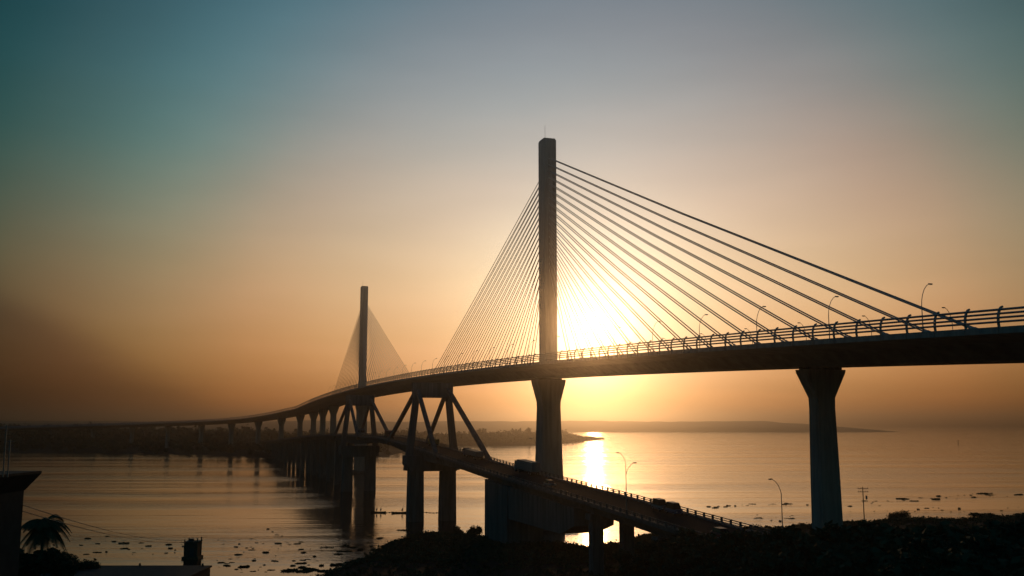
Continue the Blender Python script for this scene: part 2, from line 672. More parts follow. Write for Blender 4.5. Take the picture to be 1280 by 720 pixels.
def tree(name, label, cat, x, y, z, h, spread, leaves, leafsize, group=None, m='foliage'):
    t = thing(name, (x, y, z), label, cat, group)
    tr = MB()
    pts = [Vector((x, y, z - .3)), Vector((x + .02 * h, y, z + h * .3)), Vector((x - .01 * h, y + .02 * h, z + h * .55)), Vector((x + .02 * h, y, z + h * .82))]
    tr.tube(pts, [h * .03, h * .024, h * .016, h * .006], 7)
    cen, rad = [], []
    for k in range(9):
        a = k * 2.4 + random.random()
        zz = z + h * random.uniform(.45, .9)
        rr = spread * random.uniform(.45, .95) * (1.15 - abs((zz - z) / h - .62) * 1.3)
        e = Vector((x + math.cos(a) * rr, y + math.sin(a) * rr, zz))
        b = Vector((x, y, z + h * random.uniform(.3, .6)))
        tr.tube([b, (b + e) / 2 + Vector((0, 0, h * .03)), e], [h * .011, h * .008, h * .003], 5)
        cen.append(e)
        rad.append((spread * .42, spread * .42, h * .13))
    cen.append((x, y, z + h * .86))
    rad.append((spread * .4, spread * .4, h * .13))
    tr.build('trunk', 'bark', t)
    link('crown', leaf_mesh('crown', [tuple(q) for q in cen], rad, leaves // 10, leafsize, m), t)
    return t


for px, Y, h, sp in ((597, 1640, 25, 6.5), (604, 1660, 27, 7), (661, 1690, 27, 4.5)):
    p = at_y(px, 556, Y)
    tree('island_tree', 'tall loose crowned tree rising above the low woods of the river island', 'tree', p.x, Y, 1, h, sp, 500, 1.0, 'tall island trees', 'far_foliage')

# ------------------------------------------------------------------ new cable-stayed bridge
D0 = Vector((-.312834, .949808))
P1 = Vector((12.3034, 325.2587))
S_CURVE = 650.0
TAB = []                                       # (s, x, y, heading) beyond the straight part
_x, _y = P1.x + D0.x * S_CURVE, P1.y + D0.y * S_CURVE
_h = math.atan2(D0.y, D0.x)
_s = S_CURVE
while _s < 2000:
    TAB.append((_s, _x, _y, _h))
    if _h < math.atan2(D0.y, D0.x) + R(55):
        _h += 5.0 / 640
    _x += 5 * math.cos(_h)
    _y += 5 * math.sin(_h)
    _s += 5
ZT = [(650, 50.0), (735, 47.6), (805, 44.2), (875, 40.8), (945, 38.2), (1100, 34.6), (1300, 30.0), (1600, 22), (2000, 12)]


def zcurb(s):
    if s <= 650:
        return 56.3 - 4.45e-5 * (s - 268) ** 2
    b = 56.3 - 4.45e-5 * (650 - 268) ** 2
    q = float(np.interp(s, [t[0] for t in ZT], [t[1] for t in ZT]))
    w = min(1, (s - 650) / 60)
    lin_ = b - 4.45e-5 * 2 * 382 * (s - 650)
    return lin_ * (1 - w) + q * w


def frame(s):                                  # centre point and heading of the new bridge at station s
    if s <= S_CURVE:
        return P1.x + D0.x * s, P1.y + D0.y * s, math.atan2(D0.y, D0.x)
    i = min(int((s - S_CURVE) / 5), len(TAB) - 1)
    _, x, y, h = TAB[i]
    e = s - TAB[i][0]
    return x + math.cos(h) * e, y + math.sin(h) * e, h


def nb(s, lat, z):                             # station, metres to the left, absolute height
    x, y, h = frame(s)
    return Vector((x - math.sin(h) * lat, y + math.cos(h) * lat, z))


def nbM(s, z=0.0):
    x, y, h = frame(s)
    return Matrix.Translation((x, y, z)) @ Matrix.Rotation(h, 4, 'Z')


S0, S1 = -290.0, 1700.0
STN = list(np.arange(S0, 650, 10.0)) + list(np.arange(650, S1 + 1, 10.0))
bridge = thing('cable_stayed_bridge', (P1.x, P1.y, 0), 'tall cable stayed concrete road bridge with two single pylons, towering over the older bridge', 'bridge')
PROFILE = [(17.5, 0), (17.05, 0), (17.0, -.38), (-17.0, -.38), (-17.05, 0), (-17.5, 0), (-17.5, -.85), (-9.0, -1.55), (-5.7, -3.8), (5.7, -3.8), (9.0, -1.55), (17.5, -.85)]
mb = MB()
mb.loft([[nb(s, l, zcurb(s) + z) for l, z in PROFILE] for s in STN])
deck = mb.build('deck', 'deck_concrete', bridge)
mb = MB()
for sgn in (1, -1):
    mb.loft([[nb(s, sgn * l, zcurb(s) + z) for l, z in ((16.9, -.376), (1.9, -.376), (1.9, -.372), (16.9, -.372))][::sgn] for s in STN])
mb.build('road_surface', 'asphalt', bridge)
mb = MB()
mb.loft([[nb(s, l, zcurb(s) + z) for l, z in ((1.6, -.3795), (1.45, .25), (-1.45, .25), (-1.6, -.3795))] for s in STN])
mb.build('median', 'pale_concrete', bridge)
# fascia panels: precast edge pieces hung along the near and far deck edge, with open joints
mbp = MB().box((0, 0, -.45), (4.6, .16, .8))
panel = mbp.mesh('edge_panel', 'pale_concrete')
for sgn in (1, -1):
    for i in range(120):
        s = -268 + i * 5.5
        o = link('edge_panel', panel, deck, loc=nb(s, sgn * 17.59, zcurb(s) - .02) - world_loc(deck))
        o.rotation_euler = (0, -math.atan2(zcurb(s + 2) - zcurb(s - 2), 4), frame(s)[2])

# railing: four rails and curved posts on either edge
post_mb = MB()
prof = [(0, -.05), (.07, .55), (.06, 1.15), (-.05, 1.7), (-.24, 2.15), (-.5, 2.5), (-.78, 2.62)]
for (l0, z0), (l1, z1) in zip(prof[:-1], prof[1:]):
    post_mb.bar((0, l0, z0), (0, l1, z1), .24, .26, up=Vector((1, 0, 0)))
post_mesh = post_mb.mesh('post', 'galvanised_steel')
for sgn in (1, -1):
    rails = []
    for k, (l, z, r) in enumerate(((17.1, 2.2, .17), (17.26, 1.68, .155), (17.36, 1.15, .155), (17.36, .62, .155))):
        mb = MB()
        mb.tube([nb(s, sgn * l, zcurb(s) + z) for s in STN], r, 6)
        if k == 0:
            rail0 = mb.build('railing', 'galvanised_steel', bridge)
        else:
            mb.build('rail', 'galvanised_steel', rail0)
    for i in range(150):
        s = -270.2 + i * 5.5
        o = link('post', post_mesh, rail0, loc=nb(s, sgn * 17.28, zcurb(s)) - world_loc(rail0))
        o.rotation_euler = (0, 0, frame(s)[2] + (0 if sgn > 0 else math.pi))

# pylons
for s in (0, 380):
    M = nbM(s)
    zt = 131.8
    mb = MB()
    mb.loft([rect(M, 4.75, 5.7, z, .35) for z in (zcurb(s) - 1.0, 90, zt)])
    py = mb.build('pylon', 'pale_concrete', bridge)
    mb = MB()
    mb.loft([rect(M, 4.35, 5.3, z, .3) for z in (zt - .002, zt + .5)])
    mb.build('cap', 'pale_concrete', py)
    mb = MB().tube([M @ Vector((-2.2, 1.6, zt + .4)), M @ Vector((-2.2, 1.6, zt + 5))], .05, 5)
    mb.build('lightning_rod', 'galvanised_steel', py)
    for z in np.arange(zcurb(s) + 6, zt - 1, 6.0):     # lift joints
        mb = MB()
        mb.loft([rect(M, 4.79, 5.74, z + e, .35) for e in (0, .12)])
        mb.build('lift_band', 'pale_concrete', py)


# stay cables in pairs along the middle of the deck
def stay(s_p, sd, ztop, lat):
    sg = 1 if sd > s_p else -1
    a = nb(s_p + sg * 2.7, lat, ztop)
    b = nb(sd, lat, zcurb(sd) + .2)
    v = (b - a)
    q = [a, a + v.normalized() * 1.6, b - v.normalized() * 4.2, b - v.normalized() * 4.0, b]
    q.insert(2, (a + b) / 2 - Vector((0, 0, v.length * .0025)))
    MB().tube(q, [.19, .138, .138, .138, .22, .22], 6).build('stay_cable', 'cable_sheath', bridge)


for s_p, sg, n, d0, d1, zt in ((0, -1, 18, 21, 191, 125.0), (0, 1, 17, 18, 172, 120.9), (380, -1, 17, 18, 170, 120.9), (380, 1, 16, 18, 160, 120.9)):
    for i in range(n):
        u = i / (n - 1)
        d = d0 + (d1 - d0) * u
        zz = zt - (zt - 86) * (1 - u) ** 1.0
        for lat in (-.5, .5):
            stay(s_p, s_p + sg * d, zz, lat)


# piers
def pier(s, zbase, dims, name='pier'):
    M = nbM(s)
    soff = zcurb(s) - 3.8
    mb = MB()
    mb.loft([rect(M, w, l, z, .4) for z, w, l in dims(soff - .55)])
    pr = mb.build(name, 'pale_concrete', bridge)
    MB().box((0, 0, soff - .276), (dims(1)[-1][2] - .5, 7.4, .545), M).build('bearing_plinth', 'old_concrete', pr)
    return pr


pier(0, -3, lambda t: [(-3, 8.8, 7.6), (6, 8.6, 7.4), (24, 7.4, 6.7), (39.5, 6.6, 6.1), (41.5, 6.8, 6.1), (t - 1.0, 10.2, 6.4), (t, 10.4, 6.5)])
pier(380, -3, lambda t: [(-3, 8.8, 7.6), (6, 8.6, 7.4), (24, 7.4, 6.7), (41, 6.6, 6.1), (43, 6.8, 6.1), (t - 1.0, 10.2, 6.4), (t, 10.4, 6.5)])
for s in (-149, -219, -289):
    pier(s, 2, lambda t: [(2, 5.3, 3.7), (25, 4.8, 3.2), (37, 4.4, 2.8), (38.6 + (t - 43.9), 4.55, 2.8), (t - .6, 9.1, 3.5), (t, 9.3, 3.6)])
for s in np.arange(525, 1590, 70.0):
    zb = zcurb(s) - 3.8
    pier(s, -3, lambda t: [(-3, 5.6, 3.6), (t - 9, 4.8, 3.2), (t - 7, 5.0, 3.2), (t - .7, 9.2, 3.6), (t, 9.4, 3.6)])
# pylon footings in the water
for s in (0, 380):
    mb = MB()
    mb.loft([rect(nbM(s), w, l, z, 1.5) for z, w, l in ((-3, 17, 15), (1.3, 17, 15), (1.9, 16, 14))])
    mb.build('footing', 'old_concrete', bridge)

# ------------------------------------------------------------------ street lamps on the new bridge
def lamp_proto(name, hp, arm, label, group):
    t = thing(name, (0, 0, 0), label, 'street lamp', group, local=True)
    b = MB().loft([[Vector((c[0] * .17, c[1] * .17, z)) for c in ((1, 1), (-1, 1), (-1, -1), (1, -1))] for z in (0, .4)])
    b.build('base', 'old_concrete', t)
    MB().tube([(0, 0, .35), (0, 0, hp * .5), (0, 0, hp)], [.09, .075, .06], 7).build('pole', 'galvanised_steel', t)
    a = MB().tube([(x, 0, z) for x, z in [(0, hp - .05)] + arm], [.058] + [.05] * (len(arm) - 1) + [.042], 6).build('arm', 'galvanised_steel', t)
    ex, ez = arm[-1]
    h = MB().loft([[Vector((ex + x, y * w, ez + z)) for y, z in ((-1, -.06), (1, -.06), (.7, .1), (-.7, .1))] for x, w in ((-.12, .06), (.08, .11), (.5, .1), (.6, .05))])
    hd = h.build('lamp_head', 'grey_paint', t)
    MB().box((ex + .28, 0, ez - .085), (.34, .13, .046)).build('lens', 'lamp_glass', hd)
    return t


ARM_NEW = [(.06, 4.9), (.25, 5.7), (.6, 6.5), (1.05, 7.05), (1.5, 7.3)]
near_l = lamp_proto('street_lamp', 4.2, ARM_NEW, 'slim curved street lamp along the downstream railing of the cable stayed bridge', 'lamps on the near edge of the new bridge')
first = True
for k in range(-2, 31):
    s = -195.6 + 21 * k
    o = near_l if first else copy_tree(near_l)
    first = False
    o.location = nb(s, 16.6, zcurb(s) - .374)
    o.rotation_euler = (0, 0, frame(s)[2] - math.pi / 2)
far_l = copy_tree(near_l)
far_l['label'] = 'slim curved street lamp along the upstream railing of the cable stayed bridge, beyond the stays'
far_l['group'] = 'lamps on the far edge of the new bridge'
first = True
for k in range(-3, 28):
    s = -165.5 + 22 * k
    o = far_l if first else copy_tree(far_l)
    first = False
    o.location = nb(s, -16.6, zcurb(s) - .374)
    o.rotation_euler = (0, 0, frame(s)[2] + math.pi / 2)

# ------------------------------------------------------------------ old road bridge, parallel, in front of the new one
T1 = Vector((-28.818, 350.0))
OH = math.atan2(D0.y, D0.x)
OLEFT = Vector((-D0.y, D0.x))


def zpar(s):                                   # top of the old parapet
    return float(np.interp(s, [-320, -200, -150, -113, -72, -50, -20, 0, 20, 45, 80, 170, 260, 340, 700, 1100],
                           [12.6, 17.5, 19.7, 21.1, 22.9, 24.0, 25.5, 26.4, 27.3, 28.3, 29.2, 29.2, 28.2, 26.5, 17, 10]))


def ob(s, lat, z):
    return Vector((T1.x + D0.x * s + OLEFT.x * lat, T1.y + D0.y * s + OLEFT.y * lat, z))


def obM(s, z=0.0):
    return Matrix.Translation((T1.x + D0.x * s, T1.y + D0.y * s, z)) @ Matrix.Rotation(OH, 4, 'Z')


old = thing('old_road_bridge', (T1.x, T1.y, 0), 'older low concrete road bridge with raked towers and thick concrete stays, carrying traffic', 'bridge')
OS = list(np.arange(-310, 300, 6.0)) + list(np.arange(300, 960, 20.0))


def odepth(s):
    d = 3.4
    for c in (0, 160):
        d = max(d, 3.4 + 1.9 * max(0, 1 - abs(s - c) / 55))
    return d


mb = MB()
mb.loft([[ob(s, l, zpar(s) + z) for l, z in ((6.4, -.95), (-6.4, -.95), (-6.4, -1.45), (-4.4, -1.75), (-3.9, -odepth(s)), (3.9, -odepth(s)), (4.4, -1.75), (6.4, -1.45))] for s in OS])
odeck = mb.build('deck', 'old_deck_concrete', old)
mb = MB()
mb.loft([[ob(s, l, zpar(s) + z) for l, z in ((4.9, -.946), (-4.9, -.946), (-4.9, -.942), (4.9, -.942))][::-1] for s in OS])
mb.build('road_surface', 'asphalt', old)
mb = MB()
for sg in (1, -1):
    mb.loft([[ob(s, sg * l, zpar(s) + z) for l, z in ((6.35, -.9505), (5.05, -.9505), (5.05, -.75), (6.35, -.75))][::sg] for s in OS])
mb.build('footway', 'old_concrete', old)
opost = MB().box((0, 0, -.38), (.36, .3, .82)).mesh('post', 'old_concrete')
for sg in (1, -1):
    mb = MB()
    mb.loft([[ob(s, sg * 6.15 + a, zpar(s) + z) for a, z in ((-.1, -.12), (.1, -.12), (.1, .0), (-.1, .0))] for s in OS])
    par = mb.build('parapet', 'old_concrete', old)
    mb = MB()
    mb.loft([[ob(s, sg * 6.15 + a, zpar(s) + z) for a, z in ((-.08, -.5), (.08, -.5), (.08, -.38), (-.08, -.38))] for s in OS])
    mb.build('rail', 'old_concrete', par)
    for i in range(124):
        s = -300 + i * 3.05
        o = link('post', opost, par, loc=ob(s, sg * 6.15, zpar(s)) - world_loc(par))
        o.rotation_euler = (0, 0, OH)
    mb = MB()
    for s in np.arange(80, 900, 6.1):
        mb.box((0, sg * 6.15, zpar(s) - .38), (.36, .3, .82), obM(s))
    tag(mb.build('far_posts', 'old_concrete', par), kind='stuff')

for c in (0, 160):
    def P(s, lat, z):
        return ob(c + s, lat, z)
    zd = zpar(c)
    m = -1 if c else 1                          # the far tower mirrors the near one
    tower = MB()
    tower.bar(P(0, -7.3, 46.1), P(0, 7.3, 46.1), 3.0, 5.4)
    tw = tower.build('tower', 'old_concrete', old)
    for lat in (5.6, -5.6):
        sg = 1 if lat > 0 else -1
        MB().bar(P(0, sg * 8.9, 17.5), P(0, lat, 47.0), 2.5, 2.3, up=Vector((D0.x, D0.y, 0)), w2=2.1, h2=2.0).build('leg', 'old_concrete', tw)
        outer, inner = (54, -31) if lat > 0 else (-56, 33)
        for e in (outer, inner):
            MB().bar(P(0, lat, 46.8), P(e, lat * 1.0, zpar(c + e) - 2.2), 1.25, 1.25).build('stay', 'old_concrete', tw)
    # cross girder below the deck and the twin columns standing in the river
    mb = MB()
    mb.loft([[P(a * 3.6, l, z) for a, z in ((-1, zz), (1, zz), (1, 22.9), (-1, 22.9))] for l, zz in ((-10.0, 19.8), (-8.3, 17.4), (8.3, 17.4), (10.0, 19.8))])
    mb.build('cross_girder', 'old_concrete', old)
    for lat in (-5.9, 5.9):
        mb = MB()
        mb.loft([rect(obM(c), 4.7, l_, z, .3) if False else [obM(c) @ Vector((x, lat + y, z)) for x, y in ((l_ / 2, w_ / 2), (-l_ / 2, w_ / 2), (-l_ / 2, -w_ / 2), (l_ / 2, -w_ / 2))] for z, w_, l_ in ((-3, 5.4, 5.6), (17.42, 4.9, 5.2))])
        mb.build('column', 'old_concrete', old)

# piers of the approach viaducts
for s in list(np.arange(-157, -320, -30.0)) + list(np.arange(215, 950, 35.0)):
    top = zpar(s) - odepth(s)
    g = gz(*ob(s, 0, 0).xy) if s < 0 else 0
    if top < g + 1.5:
        continue
    mb = MB().box((0, 0, top - .62), (2.4, 10.5, 1.2), obM(s))
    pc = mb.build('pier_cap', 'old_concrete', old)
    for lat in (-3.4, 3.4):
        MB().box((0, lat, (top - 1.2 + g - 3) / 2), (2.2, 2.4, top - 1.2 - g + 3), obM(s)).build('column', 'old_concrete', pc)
# the heavy transition pier where the ramp meets the river spans
topw = zpar(-100) - 3.45
mb = MB()
mb.loft([[obM(s) @ Vector((0, l, z)) for l, z in ((4.9, 1), (-4.9, 1), (-4.9, zpar(s) - 3.42), (4.9, zpar(s) - 3.42))] for s in (-103, -93, -83)])
mb.build('transition_pier', 'old_concrete', old)
mb = MB()
mb.loft([[obM(s) @ Vector((0, l, z)) for l, z in ((4.6, zb), (-4.6, zb), (-4.6, zpar(s) - 3.43), (4.6, zpar(s) - 3.43))] for s, zb in ((-148, 12.6), (-140, 10.2), (-102.9, 10.0))])
mb.build('spandrel_wall', 'old_concrete', old)

# lamps on the old bridge
ARM_OLD = [(.1, 7.3), (.45, 8.1), (1.0, 8.75), (1.6, 9.1)]
ol = lamp_proto('street_lamp', 6.9, ARM_OLD, 'tall gooseneck street lamp on the upstream footway of the old bridge ramp', 'lamps along the far footway of the old bridge')
for i, s in enumerate((-152, -209.2, -266, -96)):
    o = ol if i == 0 else copy_tree(ol)
    o.location = ob(s, -5.75, zpar(s) - .755)
    o.rotation_euler = (0, 0, OH + math.pi / 2)
on_ = copy_tree(ol)
on_['label'] = 'gooseneck street lamp leaning over the road from the downstream footway of the old bridge'
on_['group'] = 'lamps along the near footway of the old bridge'
for i, s in enumerate((-176.8,)):
    o = on_ if i == 0 else copy_tree(on_)
    o.location = ob(s, 5.75, zpar(s) - .755)
    o.rotation_euler = (0, 0, OH - math.pi / 2)


# ------------------------------------------------------------------ traffic on the old bridge
def wheels(t, spots, r=.5, w=.3):
    for x, y in spots:
        o = MB().tube([(x, y - w / 2, r), (x, y + w / 2, r)], r, 14).build('wheel', 'tyre_rubber', t)
        MB().tube([(x, y - w / 2 - .02, r), (x, y + w / 2 + .02, r)], r * .55, 10).build('rim', 'galvanised_steel', o)


def bevel_box(x0, x1, y, z0, z1, c=.12, front=0.0, back=0.0):
    rings = []
    for x, k in ((x0, c), (x0 + c, 0), (x1 - c, 0), (x1, c)):
        rings.append([Vector((x + (front * zz if x > (x0 + x1) / 2 else back * zz), yy, z0 + (z1 - z0) * zz)) for yy, zz in
                      ((-y + k, k / 3), (y - k, k / 3), (y - k / 2, .5), (y - c - k / 2, 1 - k / 4), (-y + c + k / 2, 1 - k / 4), (-y + k / 2, .5))])
    return rings


def truck(label, paint, cargo, length, top=3.4):
    t = thing('truck', (0, 0, 0), label, 'truck', local=True)
    L_ = length
    MB().loft(bevel_box(L_ / 2 - 2.3, L_ / 2, 1.2, .6, min(3.0, top), .15, front=-.35)).build('cab', paint, t)
    MB().box((L_ / 2 - .15, 0, 2.3), (.12, 1.9, .8)).build('windscreen', 'window_glass', t)
    for y in (-1.19, 1.19):
        MB().box((L_ / 2 - 1.1, y, 2.3), (.9, .06, .7)).build('side_window', 'window_glass', t)
        MB().box((L_ / 2 + .04, y * .75, 1.0), (.1, .35, .2)).build('headlight', 'lamp_glass', t)
    MB().box((-1.2, 0, .85), (L_ - 2.4, .9, .3)).build('chassis', 'dark_paint', t)
    MB().loft(bevel_box(-L_ / 2, L_ / 2 - 2.6, 1.25, 1.05, top, .06)).build('cargo_box', cargo, t)
    sp = [(L_ / 2 - 1.3, -1.0), (L_ / 2 - 1.3, 1.0)]
    for x in ([L_ / 2 - 4.6, -L_ / 2 + 1.3, -L_ / 2 + 2.6] if L_ > 10 else [-L_ / 2 + 1.6]):
        sp += [(x, -1.0), (x, 1.0)]
    wheels(t, sp)
    return t


def bus(label, paint):
    t = thing('bus', (0, 0, 0), label, 'bus', local=True)
    MB().loft(bevel_box(-5.2, 5.2, 1.25, .45, 3.25, .18, front=-.12)).build('body', paint, t)
    for y in (-1.245, 1.245):
        for k in range(6):
            MB().box((-4.1 + k * 1.45, y, 2.2), (1.25, .06, .85)).build('window', 'window_glass', t)
    MB().box((5.12, 0, 2.1), (.1, 2.0, 1.1)).build('windscreen', 'window_glass', t)
    MB().box((-1, 0, 3.33), (2.2, 1.5, .25)).build('roof_unit', 'grey_paint', t)
    for y in (-.85, .85):
        MB().box((5.2, y, .85), (.12, .35, .2)).build('headlight', 'lamp_glass', t)
    wheels(t, [(3.6, -1.05), (3.6, 1.05), (-3.2, -1.05), (-3.2, 1.05)])
    return t


def car(label, paint, van=False):
    t = thing('van' if van else 'car', (0, 0, 0), label, 'van' if van else 'car', local=True)
    h1, h2 = (1.1, 2.1) if van else (.85, 1.45)
    MB().loft(bevel_box(-2.2, 2.2, .88, .3, h1, .2)).build('body', paint, t)
    x0, x1 = (-2.1, 1.1) if van else (-1.7, .9)
    MB().loft([[Vector((x, y, z)) for y, z in ((-.84, h1 - .03), (.84, h1 - .03), (.68, zt), (-.68, zt))] for x, zt in ((x0, h1), (x0 + .45, h2), (x1 - .3, h2), (x1 + .5, h1))]).build('cabin', 'window_glass', t)
    MB().box(((x0 + x1) / 2 + .05, 0, h2 + .012), (x1 - x0 - .75, 1.3, .05)).build('roof', paint, t)
    for y in (-.62, .62):
        MB().box((2.2, y, .68), (.1, .34, .16)).build('headlight', 'lamp_glass', t)
    wheels(t, [(1.35, -.78), (1.35, .78), (-1.35, -.78), (-1.35, .78)], .33, .22)
    return t


def park(o, s, lat, back=False):
    sl_ = math.atan2(zpar(s + 2) - zpar(s - 2), 4)
    o.location = ob(s, lat, zpar(s) - .94)
    o.rotation_euler = (0, sl_ if back else -sl_, OH + (math.pi if back else 0))


park(truck('long white box truck passing in front of the main pylon on the old bridge', 'white_paint', 'white_paint', 15.0), -95.5, -3.0)
park(car('dark van low on the old bridge ramp, leading another', 'grey_paint', True), -173, -3.0, True)
park(car('dark van close behind another low on the old bridge ramp', 'blue_paint', True), -178.6, -3.0, True)
park(truck('long grey articulated truck beside the raked stay of the nearer old tower', 'blue_paint', 'grey_paint', 15.5, 2.5), -44.5, -2.6)
park(truck('short yellow lorry between the legs of the nearer old tower', 'yellow_paint', 'yellow_paint', 8.0, 2.8), 8.5, -2.6)
park(car('white van behind the nearer old tower', 'white_paint', True), 24, 2.6, True)
park(truck('red lorry between the two old towers', 'red_paint', 'red_paint', 9.0), 66, 2.6, True)
park(car('pale van between the two old towers', 'white_paint', True), 100, -2.6)
park(bus('white coach at the farther old tower', 'white_paint'), 140, 2.6, True)
park(truck('blue lorry beyond the farther old tower', 'blue_paint', 'blue_paint', 9.0), 178, -2.6)
park(car('grey car halfway down the old bridge ramp', 'grey_paint'), -128, 2.6, True)
park(car('red car at the foot of the old bridge ramp', 'red_paint'), -205, 2.6, True)

# ------------------------------------------------------------------ near bank: poles, bushes, rocks
b = at_y(1080, 642, 318)
up = thing('utility_pole', (b.x, 318, gz(b.x, 318)), 'wooden utility pole with two crossarms on the bank beside the near bridge pier', 'utility pole')
g = gz(b.x, 318)
MB().tube([(b.x, 318, g - .5), (b.x, 318, 13.8)], [.19, .13], 8).build('pole', 'timber', up)
for z, w in ((13.2, 3.4), (12.2, 3.4)):
    ca = MB().box((b.x, 318 - .2, z), (w, .14, .16)).build('crossarm', 'timber', up)
    for k in (-1.5, -.7, .7, 1.5):
        MB().tube([(b.x + k, 317.8, z + .08), (b.x + k, 317.8, z + .4)], .07, 6).build('insulator', 'grey_paint', ca)
MB().tube([(b.x + 1.0, 317.8, 9.8), (b.x + 1.0, 317.8, 11.0)], .3, 8).build('transformer', 'grey_paint', up)


def bush(px, py, Y, w, h, label, leaves=1400, group=None):
    p = at_y(px, py, Y)
    z = max(gz(p.x, Y), .05)
    t = thing('bush', (p.x, Y, z), label, 'bush', group)
    mb = MB()
    cen, rad = [], []
    for k in range(9):
        a = k * 2.399
        e = Vector((p.x + math.cos(a) * w * .32 * random.uniform(.3, 1), Y + math.sin(a) * w * .3 * random.uniform(.3, 1), z + h * random.uniform(.3, .78)))
        mb.tube([(p.x, Y, z - .2), e], [.09, .03], 5)
        cen.append(tuple(e))
        rad.append((w * .24, w * .24, h * .26))
    mb.build('stem', 'bark', t)
    link('foliage', leaf_mesh('foliage', cen, rad, leaves // 9, .22, 'foliage'), t)
    return t


bush(1121, 642, 322, 8.6, 4.2, 'large rounded bush on the riverbank right of the utility pole', 2600)
bush(1226, 641, 326, 9.5, 2.4, 'low wide bush on the riverbank far beyond the near bridge pier', 1800)
bush(1278, 640, 326, 7.0, 3.2, 'rounded bush on the riverbank past the low wide bush', 1600)
bush(1000, 648, 306, 8.0, 2.5, 'spreading bush at the foot of the near bridge pier, lamp side', 1800)
bush(1062, 645, 318, 6.5, 1.8, 'small bush between the near bridge pier and the utility pole', 1300)
bush(572, 662, 296, 4.2, 3.6, 'dense bush on the shore beside the twin columns of the old tower', 1600)
bush(592, 662, 286, 5.4, 4.6, 'tall ragged bush leaning from the shore against the transition pier', 3000)
bush(545, 668, 286, 4.0, 2.0, 'low bush on the shore under the old tower', 1200)
bush(648, 676, 286, 4.5, 1.6, 'low bush under the spandrel wall of the old bridge', 1200)
bush(628, 664, 284, 5.0, 4.0, 'bush growing at the base of the transition pier', 1600)
bush(74, 706, 214, 10.0, 6.5, 'broad bush on the quay beside the palm', 4200)
q_ = at_y(46, 690, 133)
tree('leafy_tree', 'dense dark leafy tree standing between the palm and the flat roofed building', 'tree', q_.x, 133, gz(q_.x, 133), 12.6, 4.2, 9000, .34)
bush(108, 708, 218, 7.5, 4.6, 'low bush on the quay toward its open end', 2600)

grove = [tree('screen_tree', 'dark rounded leafy tree in the grove added to screen the old bridge ramp', 'tree', 0, 0, 0, 13.0, 4.6, 7000, .36, 'added grove below the old bridge ramp') for _ in range(3)]  # added as a dark screen over the lit ramp, road and ground
n_ = 0
for row in range(3):
    for px in np.arange(800 + row * 9, 1420, 27.0):
        px = px + random.uniform(-6, 6)
        top_y = float(np.interp(px, [800, 850, 900, 950, 1000, 1100, 1300, 1400], [676, 664, 664, 661, 657, 653, 651, 650])) + random.uniform(-3, 7) + row * 16
        Yt = float(np.interp(px, [800, 900, 1000, 1100, 1280, 1400], [168, 142, 122, 106, 84, 74])) - row * 9 + random.uniform(-2, 2)
        p = at_y(px, top_y, Yt)
        g = gz(p.x, Yt)
        k = (p.z - g) / 13.0
        if k < .35:
            continue
        o = grove[n_] if n_ < 3 else copy_tree(grove[n_ % 3])
        n_ += 1
        o.location = (p.x, Yt, g - .05)
        kk = max(k, .62)
        o.scale = (kk * random.uniform(.9, 1.15), kk * random.uniform(.9, 1.15), k)
        o.rotation_euler = (0, 0, random.uniform(0, 6.28))

# ------------------------------------------------------------------ left foreground: building, palm, quay, moored hut
Y0 = 86.0
e = at_y(52, 588.5, Y0 + 16.1)
zr, xr = e.z, e.x
bx = xr - 1.15
bd = thing('riverside_building', (bx - 9, Y0 + 7, gz(bx - 9, Y0 + 7)), 'dark flat roofed building with outward sloping eaves beside the palm', 'building')
gb = gz(bx, Y0) - 1
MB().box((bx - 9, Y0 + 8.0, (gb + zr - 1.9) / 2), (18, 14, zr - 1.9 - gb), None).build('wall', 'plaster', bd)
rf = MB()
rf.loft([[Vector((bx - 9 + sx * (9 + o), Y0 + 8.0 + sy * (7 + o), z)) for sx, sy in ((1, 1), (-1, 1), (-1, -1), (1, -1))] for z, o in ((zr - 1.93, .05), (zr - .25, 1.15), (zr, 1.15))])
rf = rf.build('roof', 'dark_concrete', bd)
for k, z in enumerate((zr - 4.2, zr - 7.6)):
    for x in (bx - 2.5, bx - 7, bx - 11.5):
        wn = MB().box((x, Y0 + .98, z), (1.5, .1, 1.6)).build('window', 'window_glass', bd)
        MB().box((x, Y0 + .9, z - .9), (1.9, .22, .12)).build('sill', 'old_concrete', wn)
    for y in (Y0 + 4, Y0 + 9):
        wn = MB().box((bx + .02, y, z), (.1, 1.4, 1.6)).build('window', 'window_glass', bd)
        MB().box((bx + .1, y, z - .9), (.22, 1.8, .12)).build('sill', 'old_concrete', wn)
for px, top, lab in ((8.5, 531, 'taller bare antenna mast on the flat roof'), (13, 549, 'shorter antenna mast with crossbars on the flat roof')):
    q = at_y(px, top, Y0 + 4)
    am = thing('antenna_mast', (q.x, q.y, zr), lab, 'antenna')
    MB().tube([(q.x, q.y, zr), (q.x, q.y, q.z)], .06, 6).build('pole', 'galvanised_steel', am)
    for k in range(3):
        MB().box((q.x, q.y, q.z - .2 - .35 * k), (.5 if top < 540 else .75, .04, .04)).build('crossbar', 'galvanised_steel', am)

